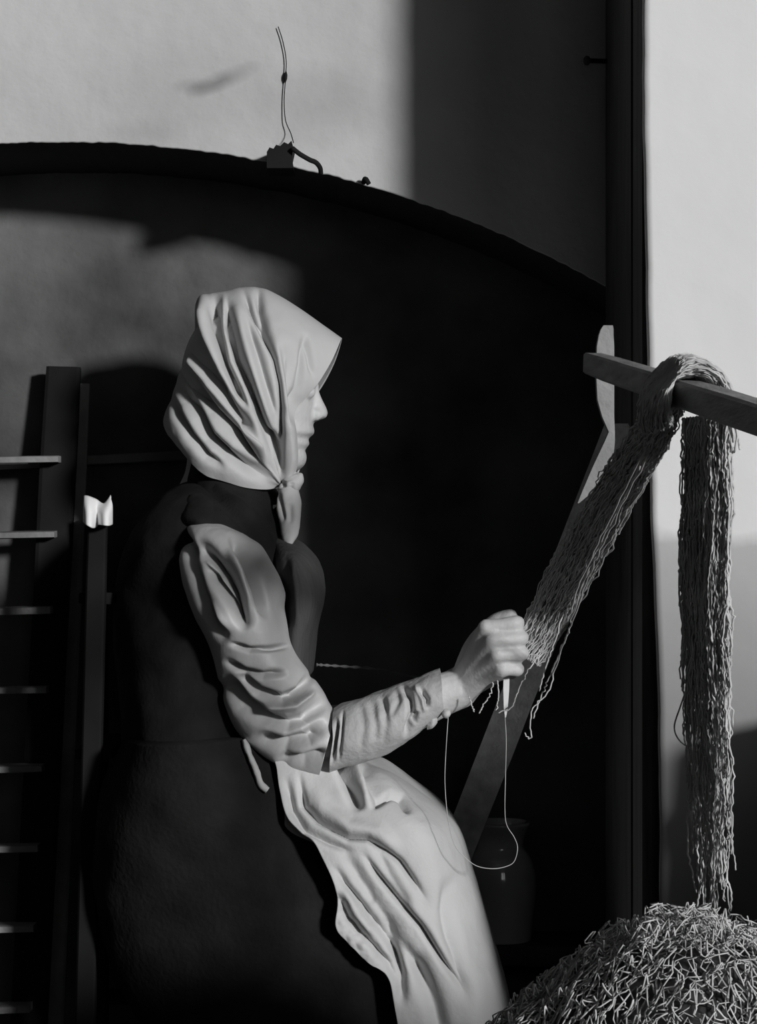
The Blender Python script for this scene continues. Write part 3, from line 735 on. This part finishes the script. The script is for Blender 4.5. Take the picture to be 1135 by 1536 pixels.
# hanging part
HYn = q.y
def hc(u, v, wu, th, dy=.03): return (P(u, v, HYn), P(u+wu, v, HYn)-P(u, v, HYn)+Vector((0, -dy, 0)), Vector((0, th, 0)))
hang = [hc(1060, 625, 27, .02), hc(1060, 700, 28, .02), hc(1057, 800, 27, .02), hc(1056, 900, 27, .02), hc(1058, 1000, 27, .018), hc(1061, 1100, 27, .018), hc(1064, 1200, 27, .016), hc(1067, 1300, 26, .014), hc(1070, 1390, 24, .012)]
strands(hang, 210, .00085, 150, .0018, .0005, .14, .42)
strands([hc(1070, 625, 22, .012), hc(1070, 800, 18, .012), hc(1068, 950, 20, .012), hc(1064, 1050, 22, .012)], 26, .0008, 90, .002, .0005, .15, .8)
# loose ends
for pl, y in (([(985, 655), (940, 740), (905, 815), (880, 870), (860, 930), (845, 965), (832, 1005), (820, 1040), (800, 1060), (796, 1085), (794, 1108), (788, 1100)], 2.50),
              ([(960, 700), (915, 785), (884, 850), (862, 910), (852, 950), (838, 985), (822, 1020), (812, 1040), (800, 1078)], 2.51),
              ([(850, 900), (836, 950), (826, 985), (815, 1010), (808, 1035)], 2.515), ([(972, 660), (930, 748), (890, 830), (866, 885), (850, 935)], 2.49),
              ([(805, 985), (790, 1010), (775, 1040), (768, 1062), (745, 1068)], 2.545), ([(740, 1018), (735, 1040), (722, 1060), (720, 1070)], 2.55), ([(745, 1020), (748, 1050), (742, 1066)], 2.55),
              ([(705, 1045), (709, 1060), (711, 1067)], 2.55)):
    n_ = len(pl); y0 = q.y+.06 if pl[0][1] < 720 else y
    pts = [P(u+random.uniform(-2, 2), v, np.interp(v, [640, 1000], [y0, y])) for u, v in pl]
    pts = [Vector(p) for p in spline([tuple(p) for p in pts], n_*6)]
    pts = [p+Vector(rng.normal(0, .0006, 3)) for p in pts]
    tube_data(pts, .0008, 4, NV, NF)
for pl in ([(1040, 740), (1024, 830), (1018, 870), (1022, 930), (1036, 970)], [(1034, 1020), (1020, 1060), (1011, 1090), (1018, 1110), (1034, 1122)], [(1086, 1030), (1090, 1070), (1095, 1090), (1098, 1100), (1092, 1108)], [(1095, 700), (1098, 740), (1092, 770)]):
    tube_data([Vector(p) for p in spline([tuple(P(u, v, HYn+.03)) for u, v in pl], 20)], .0007, 4, NV, NF)
net = empty('fishing_net', (q.x, q.y, 0), 'pale fishing net draped over the wooden bar and gathered to the hand', 'net')
tag(mesh('netting', NV, NF, M_net, net, True), kind='stuff')

# netting needle, twine
nd = empty('netting_needle', P(757, 1075, 2.552), 'flat pale netting needle held upright in the fist', 'needle')
prof = [(0, .0005), (.010, .0022), (.03, .0032), (.07, .0034), (.100, .0030), (.106, .0012)]
V = []; Fc = []
a = P(758, 1076, 2.553); d = (P(762, 905, 2.553)-a).normalized()
for sgn in (-1, 1):
    for t_, w_ in prof:
        c = a+d*t_; V += [c+Vector((w_, sgn*.0012, 0)), c+Vector((-w_, sgn*.0012, 0))]
n = len(prof)
for k in range(n-1):
    Fc += [(2*k, 2*k+1, 2*k+3, 2*k+2), (2*n+2*k, 2*n+2*k+2, 2*n+2*k+3, 2*n+2*k+1), (2*k, 2*k+2, 2*n+2*k+2, 2*n+2*k), (2*k+1, 2*n+2*k+1, 2*n+2*k+3, 2*k+3)]
Fc += [(0, 2*n, 2*n+1, 1), (2*n-2, 2*n-1, 4*n-1, 4*n-2)]
mesh('blade', V, Fc, M_needle, nd, False, fix=True)
tag(tube('twine', [P(757, 1074, 2.552), P(759, 1110, 2.55), P(758, 1160, 2.55), P(757, 1215, 2.55), P(760, 1238, 2.55), P(771, 1256, 2.55), P(776, 1272, 2.55), P(771, 1292, 2.55), P(758, 1300, 2.548), P(738, 1303, 2.545), P(715, 1299, 2.540), P(697, 1286, 2.532), P(682, 1268, 2.528), P(674, 1240, 2.528), P(670, 1215, 2.54), P(667, 1170, 2.545), P(669, 1120, 2.545), P(672, 1076, 2.548)], .00045, M_twine, n=120, sides=6),
    'thin pale twine looping from the needle down past the knee', 'twine')
tag(tube('cord', [P(474, 997, 2.735), P(490, 998, 2.745), P(520, 1000, 2.76), P(560, 1003, 2.79), P(610, 1012, 2.83), P(680, 1030, 2.92), P(760, 1050, 3.04), P(810, 1060, YR-.002)], [.0016+.0006*math.sin(i*1.1) for i in range(90)], M_cord, n=90, sides=6), 'thin twisted cord running from the waist to the recess wall', 'cord')

# ------------------------------------------------------------------ jug on a low box
jc = P(750, 768, 2.932)
BOXZ = P(0, 1410, 2.925).z
bx = empty('bench', (.15, 2.93, 0), 'low dark bench against the recess wall under the jug', 'bench')
bm = bmesh.new(); box_bm(bm, (.16, 2.937, BOXZ-.0125), .34, .112, .025, .003); bm_obj('seat_board', bm, M_darkwood, bx)
for x in (.02, .30):
    bm = bmesh.new(); box_bm(bm, (x, 2.934, BOXZ/2-.0125), .025, .10, BOXZ-.025, .003); bm_obj('leg', bm, M_darkwood, bx)
jg = empty('jug', (jc.x, jc.y, BOXZ), 'glazed stoneware jug with narrow neck behind the knee', 'jug')
pr = [(0, 0), (.036, 0), (.040, .004), (.043, .03), (.046, .06), (.045, .082), (.040, .100), (.034, .110), (.030, .116), (.031, .128), (.036, .140), (.038, .146), (.035, .148), (.031, .144), (.026, .12), (.03, .10), (.0, .02)]
pr = spline(pr, 60); V = []; Fc = []
for rr, zz in pr:
    for k in range(40):
        a = 2*math.pi*k/40; V.append(jc*1+Vector((max(rr, .0004)*math.cos(a), max(rr, .0004)*math.sin(a), zz-CAMH+BOXZ+(CAMH-jc.z))))
mesh('vessel', V, grid_faces(60, 40, True), M_jug, jg, True, fix=True)
tube('handle', [Vector((jc.x-.034, jc.y+.005, BOXZ+.135)), Vector((jc.x-.06, jc.y+.012, BOXZ+.13)), Vector((jc.x-.067, jc.y+.015, BOXZ+.10)), Vector((jc.x-.048, jc.y+.01, BOXZ+.07))], .006, M_jug, jg, n=20)

# ------------------------------------------------------------------ unseen cask added right of the picture to shade the lower pier
br = empty('shade_barrel', (.58, 2.19, 0), 'dark staved cask added out of view to shade the lower pier', 'shade_barrel')
BH = .72
for k in range(18):
    a0, a1 = 2*math.pi*(k+.02)/18, 2*math.pi*(k+.98)/18
    V = []
    for i in range(7):
        z = BH*i/6; rb = .122+.02*math.sin(math.pi*i/6)
        for rr, a in ((rb, a0), (rb, a1), (rb-.014, a1), (rb-.014, a0)): V.append((.58+rr*math.cos(a), 2.19+rr*math.sin(a), z))
    mesh('shade_barrel_stave', V, grid_faces(7, 4, True)+[(0, 1, 2, 3), (24, 25, 26, 27)], M_darkwood, br, False, fix=True)
for z in (.08, .2, .52, .64):
    rb = .124+.02*math.sin(math.pi*z/BH)
    V = []
    for k in range(37):
        a = 2*math.pi*k/36
        for dz, r_ in ((-.014, rb), (.014, rb), (.014, rb+.003), (-.014, rb+.003)): V.append((.58+r_*math.cos(a), 2.19+r_*math.sin(a), z+dz))
    mesh('shade_barrel_hoop', V, grid_faces(37, 4, True), M_iron, br, False, fix=True)
bm = bmesh.new(); bmesh.ops.create_cone(bm, cap_ends=True, segments=36, radius1=.110, radius2=.110, depth=.015)
bmesh.ops.translate(bm, vec=(.58, 2.19, BH-.03), verts=bm.verts); bm_obj('shade_barrel_head', bm, M_darkwood, br)
# ------------------------------------------------------------------ heap of net in front
HC = Vector((.325, 1.74, 0))
def heap_z(x, y):
    dx = (x-HC.x)/.46; dy = (y-HC.y)/.37
    r2 = dx*dx+dy*dy
    z = .612*max(1-r2, 0)**.60
    z += .022*mnoise.noise(Vector((x*7, y*7, 1)))+.010*mnoise.noise(Vector((x*19, y*19, 4)))
    z += -.030*math.exp(-((x-.29)/.035)**2)*max(0, 1-abs(y-1.70)/.3)
    return max(z, 0.0)
hp = empty('net_heap', (HC.x, HC.y, 0), 'large heap of knotted fishing net piled on the floor', 'net')
NXh, NYh = 110, 110
V = []
for i in range(NXh):
    for j in range(NYh):
        x = HC.x-.46+.92*i/(NXh-1); y = HC.y-.37+.74*j/(NYh-1)
        V.append((x, y, max(heap_z(x, y)-.012, 0)))
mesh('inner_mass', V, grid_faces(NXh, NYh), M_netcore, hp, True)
NV, NF = [], []
def heap_pt(x, y, lift): return Vector((x, y, heap_z(x, y)+lift))
def cord_line(pts, rad):
    if len(pts) > 3: tube_data([Vector(p) for p in spline([tuple(p) for p in pts], len(pts)*2)], rad, 4, NV, NF)
for layer in range(3):
    ang = (.35, -.6, 1.25)[layer]; ca, sa = math.cos(ang), math.sin(ang)
    cell = .0065; rowd = .0085
    for rI in range(-54, 55):
        pts = []
        lift0 = random.uniform(-.003, .003)
        for i in range(-70, 71):
            g = i*cell; h = rI*rowd+(rowd*.55 if i % 2 else -rowd*.55)
            x = HC.x+g*ca-h*sa+random.gauss(0, .0009); y = HC.y+g*sa+h*ca+random.gauss(0, .0009)
            dx = (x-HC.x)/.46; dy = (y-HC.y)/.37
            if dx*dx+dy*dy > .97 or x > .5 or y > 1.95 or random.random() < .01:
                cord_line(pts, .00065); pts = []; continue
            tuft = .010*mnoise.noise(Vector((x*38, y*38, layer*3)))+.006*math.sin(h*150+4*mnoise.noise(Vector((x*8, y*8, 9)))+layer)
            pts.append(heap_pt(x, y, lift0+tuft+random.gauss(0, .0012)+.0015*layer))
        cord_line(pts, .00065)
# little loops that stand off the heap
for k in range(1700):
    x, y = random.uniform(-.1, .5), random.uniform(1.38, 1.95)
    dx = (x-HC.x)/.46; dy = (y-HC.y)/.37
    if dx*dx+dy*dy > .95: continue
    d = random.random()*2*math.pi; L = random.uniform(.004, .010); hgt = random.uniform(.005, .013)
    p0 = heap_pt(x, y, 0); p2 = heap_pt(x+L*math.cos(d), y+L*math.sin(d), 0)
    ln = Vector((random.gauss(0, .004), random.gauss(0, .004), 0))
    pm = (p0+p2)/2+Vector((0, 0, hgt))+ln
    cord_line([p0, p0.lerp(pm, .6)+ln*.2, pm, p2.lerp(pm, .6)+ln*.2, p2], .00065)
tag(mesh('netting', NV, NF, M_netheap, hp, True), kind='stuff')
